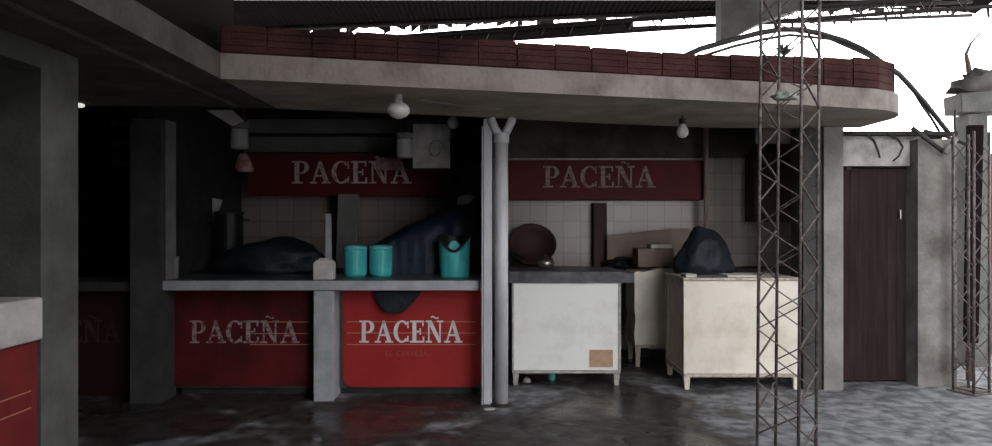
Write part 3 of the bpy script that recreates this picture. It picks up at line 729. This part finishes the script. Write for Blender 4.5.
# dark hanging strip behind the second mast
y=6.8; t=thing('dark_post','dark maroon boarding strip standing behind the thin right mast','post',(X(967,y),y,0))
obj('board',prism_xz(NB(), [(0,Z(343,y)),(.11,Z(343,y)),(.16,Z(125,y)),(.03,Z(125,y))],0,.06),'brick_dark',t)
obj('foot',B(.02,.07,.0,.05,0,Z(343,y)-.002),'maroon_post',t)
tag(obj('red_board',B(X(981,8.15),X(1012,8.15),8.17,8.199,Z(262,8.15),Z(166,8.15)),'red_worn_dimmed'),'red board fixed to the wall at the right edge of the yard','sign')
# neighbour canopy on pillar at right
y=7.4; bm=prism_xz(NB(), [(X(a,y),Z(b,y)) for a,b in ((962,112),(961,93),(1060,86),(1060,112))],0,.3)
t=thing('concrete_canopy','weathered concrete slab on a pillar at the right edge under the sky','canopy',(X(975,y),y,0))
o=obj('slab',bm,'pillar_front',t,loc=(-X(975,y),0,0),bevel=.01)
obj('pillar',B(-.04,.16,.04,.28,0,Z(113,y)-.004),'pillar_front',t)
blob('rubble_top','beam_dark',.42,.12,.16,amp=.7,seed=31,parent=t,loc=(X(1010,y)-X(975,y),.15,Z(89,y)-.02),sub=3,fr=4)
tag(obj('bent_branch', tube(NB(), [at(974,88,7.6),at(970,78,7.6),at(968,64,7.6),at(966,54,7.6),at(971,43,7.6),at(979,34,7.6),at(985,26,7.6)],[.04,.03,.026,.018,.012,.008,.005],8),'bark',smooth=True),'bare bent branch rising against the sky at the right edge','branch')
t=thing('bent_rebar','thin upright rods sticking up from the concrete slab at the right edge','rebar',at(981,110,7.6))
for dx,h in ((0,.42),(.12,.3),(-.17,.22)): obj('rod',tube(NB(), [(dx,0,-.0),(dx+.01,0,h)],.008,6),'cable',t)
# scrap bars lying on the wall
def bar(name,label,pts,r,cat='bar',m='cable'): return tag(obj(name,tube(NB(),[at(*p) for p in pts],r,8),m,smooth=True),label,cat)
bar('metal_bar','dark metal bar slanting down across the stained wall beside the door',[(912,128,6.50),(928,140,6.48),(944,152,6.47)],.022)
bar('metal_bar','pale metal tube propped beside the slanting dark bar',[(945,153,6.44),(950,146,6.44),(956,139,6.44)],.026,m='concrete')
bar('metal_bar','long dark rod lying along the top of the stained wall',[(925,131,6.7),(945,136,6.8),(968,145,6.9),(985,148,6.9)],.018)
bar('metal_bar','thin rod upright above the corner of the stained wall',[(955,110,6.7),(954.5,124,6.7),(956,136,6.7)],.012)
bar('loose_wire','looped wire drooping over the pale lintel above the door',[(866,133,6.59),(874,140,6.665),(878,150,6.668),(880,158,6.67)],.008,'wire')
bar('loose_wire','second looped wire curving down the right side of the pale lintel',[(888,133,6.59),(898,139,6.665),(903,147,6.668),(899,156,6.668),(893,161,6.67)],.008,'wire')
# big cable bundle over the canopy
bar('cable_bundle','thick dark cable bundle arching above the brick parapet',[(672,62,5.8),(700,49,5.9),(730,40.5,6.0),(757,33.5,6.05),(780,29.5,6.1),(800,29.5,6.15),(822,34,6.15),(845,41,6.15),(862,49,6.1),(876,58,6.05),(886,66,6.0),(899,74,6.2),(912,88,6.3),(926,104,6.5),(940,122,6.65),(948,132,6.7)],.023,'cable')
bar('black_cable','thinner cable under the thick bundle above the parapet',[(690,60,5.75),(735,46,5.8),(765,39,5.85),(790,35,5.9),(830,39,6.05),(858,51,6.0),(878,61,5.9)],.012,'cable')
bar('black_cable','slack cable running below the thick bundle down to the stained wall',[(914,92,6.35),(922,105,6.5),(932,119,6.6),(939,131,6.7)],.012,'cable')
# weeds on parapet
t=thing('weed_tuft','small dark weed growing on the parapet behind the tall mast','plant',at(784,56,5.35))
bm=NB()
for i in range(40):
    a=random.uniform(0,6.28); L=random.uniform(.07,.15); e=random.uniform(.2,.9)
    p=Vector((0,0,.0)); q=Vector((math.cos(a)*L*e,math.sin(a)*L*e*.5,L*(1.15-e))); tube(bm,[p,(p+q)/2+Vector((0,0,.02)),q],[.006,.005,.001],4)
obj('leaves',bm,'cable',t)

# ================================================================ ROOF STRUCTURE
def ty(x): return 8.67-.27*x
def truss(label,x0,x1,fy,z0,z1,pitch,r):
    t=thing('roof_truss',label,'truss',(0,fy(0),z0))
    L=lambda x,z:(x,fy(x)-fy(0),z-z0)
    obj('bottom_chord',tube(NB(), [L(x0,z0),L(x1,z0)],r,6),'dark_metal',t); obj('top_chord',tube(NB(), [L(x0,z1),L(x1,z1)],r*1.3,6),'dark_metal',t)
    bm=NB(); x=x0; pts=[]
    while x+pitch < x1:
        pts += [L(x+pitch*.06,z1),L(x+pitch*.26,z0),L(x+pitch*.46,z1)]; x+=pitch
    tube(bm,pts,r*.6,5); obj('lacing',bm,'dark_metal',t)
    return t
t1=truss('long dark lattice truss running under the front edge of the high roof',-5.5,6.3,ty,3.71,3.84,.33,.022)
t2=truss('second lattice truss further back just under the high roof',-7.5,6.6,lambda x:10.85-.14*x,4.38,4.57,.42,.024)
# sheet hanging between the chords, and ragged edge of roofing
bm=prism_xy(NB(),[(-5.5,ty(-5.5)+.1),(1.6,ty(1.6)+.1),(1.6,ty(1.6)+.11),(-5.5,ty(-5.5)+.11)],3.745,3.85)
tag(obj('roof_sheet_strip',bm,'roof_metal'),'narrow strip of dull roofing sheet behind the long truss','sheet')
bm=NB(); x=-6
while x<6.6:
    y=(11.05-.155*(x+.7) if x<3.2 else 10.42-.06*(x-3.2))+.01
    w=random.uniform(.05,.22); h=random.choice((.01,.02,.05,.09,.13)); h2=random.choice((.01,.03,.08))
    a=[bm.verts.new((xx,yy,zz)) for yy in (y,y+.03) for xx,zz in ((x,4.598),(x,4.598-h),(x+w,4.598-h2),(x+w,4.598))]
    for f in ((0,1,2,3),(7,6,5,4),(0,4,5,1),(1,5,6,2),(2,6,7,3),(3,7,4,0)): bm.faces.new([a[q] for q in f])
    x+=w*random.choice((1,1,1,1.5))
tag(obj('roof_debris',bm,'dark_metal'),'ragged scraps hanging along the far edge of the high roof','debris',kind='stuff')
bm=NB(); x=2.9
while x<6.2:
    y=ty(x); h=random.uniform(.02,.11); tube(bm,[(x,y,3.71),(x+.01,y,3.71-h)],.014,5); x+=random.uniform(.06,.22)
tag(obj('roof_debris',bm,'dark_metal'),'small scraps dangling below the truss on the right side','debris',kind='stuff')
for i in range(7):
    yy=5.0+i*.9
    tag(obj('roof_purlin',B(-9,6.2 if i<6 else 6,yy-.8,yy-.74,4.50,4.598) ,'dark_metal'),'dark metal purlin under the high roof','purlin','purlins under the high roof')
# haunched concrete beam
y=7.3; bm=prism_xz(NB(), [(X(a,y),Z(b,y)) for a,b in ((721,-54),(721,40),(732,38.5),(750,28),(767,20),(800,9),(800,-54))],0,.18)
struct('trim_13',bm,'beam_dark',loc=(0,y,0))

# ================================================================ LIGHT, CAMERA
w=bpy.data.worlds.new('overcast'); bpy.context.scene.world=w; w.use_nodes=True
nt=w.node_tree; bg=nt.nodes['Background']
tc=nt.nodes.new('ShaderNodeTexCoord'); sp=nt.nodes.new('ShaderNodeSeparateXYZ'); nt.links.new(tc.outputs['Generated'],sp.inputs[0])
r=nt.nodes.new('ShaderNodeValToRGB'); r.color_ramp.elements[0].position=.0; r.color_ramp.elements[0].color=(.97,.95,.95,1)
r.color_ramp.elements[1].position=.8; r.color_ramp.elements[1].color=(.93,.96,1,1); nt.links.new(sp.outputs['Z'],r.inputs['Fac']); nt.links.new(r.outputs['Color'],bg.inputs['Color'])
bg.inputs['Strength'].default_value=6.6
cam=bpy.data.cameras.new('camera'); co=bpy.data.objects.new('camera',cam); C.objects.link(co)
co.location=(0,0,EYE); co.rotation_euler=(math.pi/2,0,0); cam.sensor_width=36; cam.lens=36*F/992; cam.clip_start=.05
sc=bpy.context.scene; sc.camera=co
sc.view_settings.view_transform='Standard'; sc.view_settings.look='None'; sc.view_settings.exposure=0; sc.view_settings.gamma=1
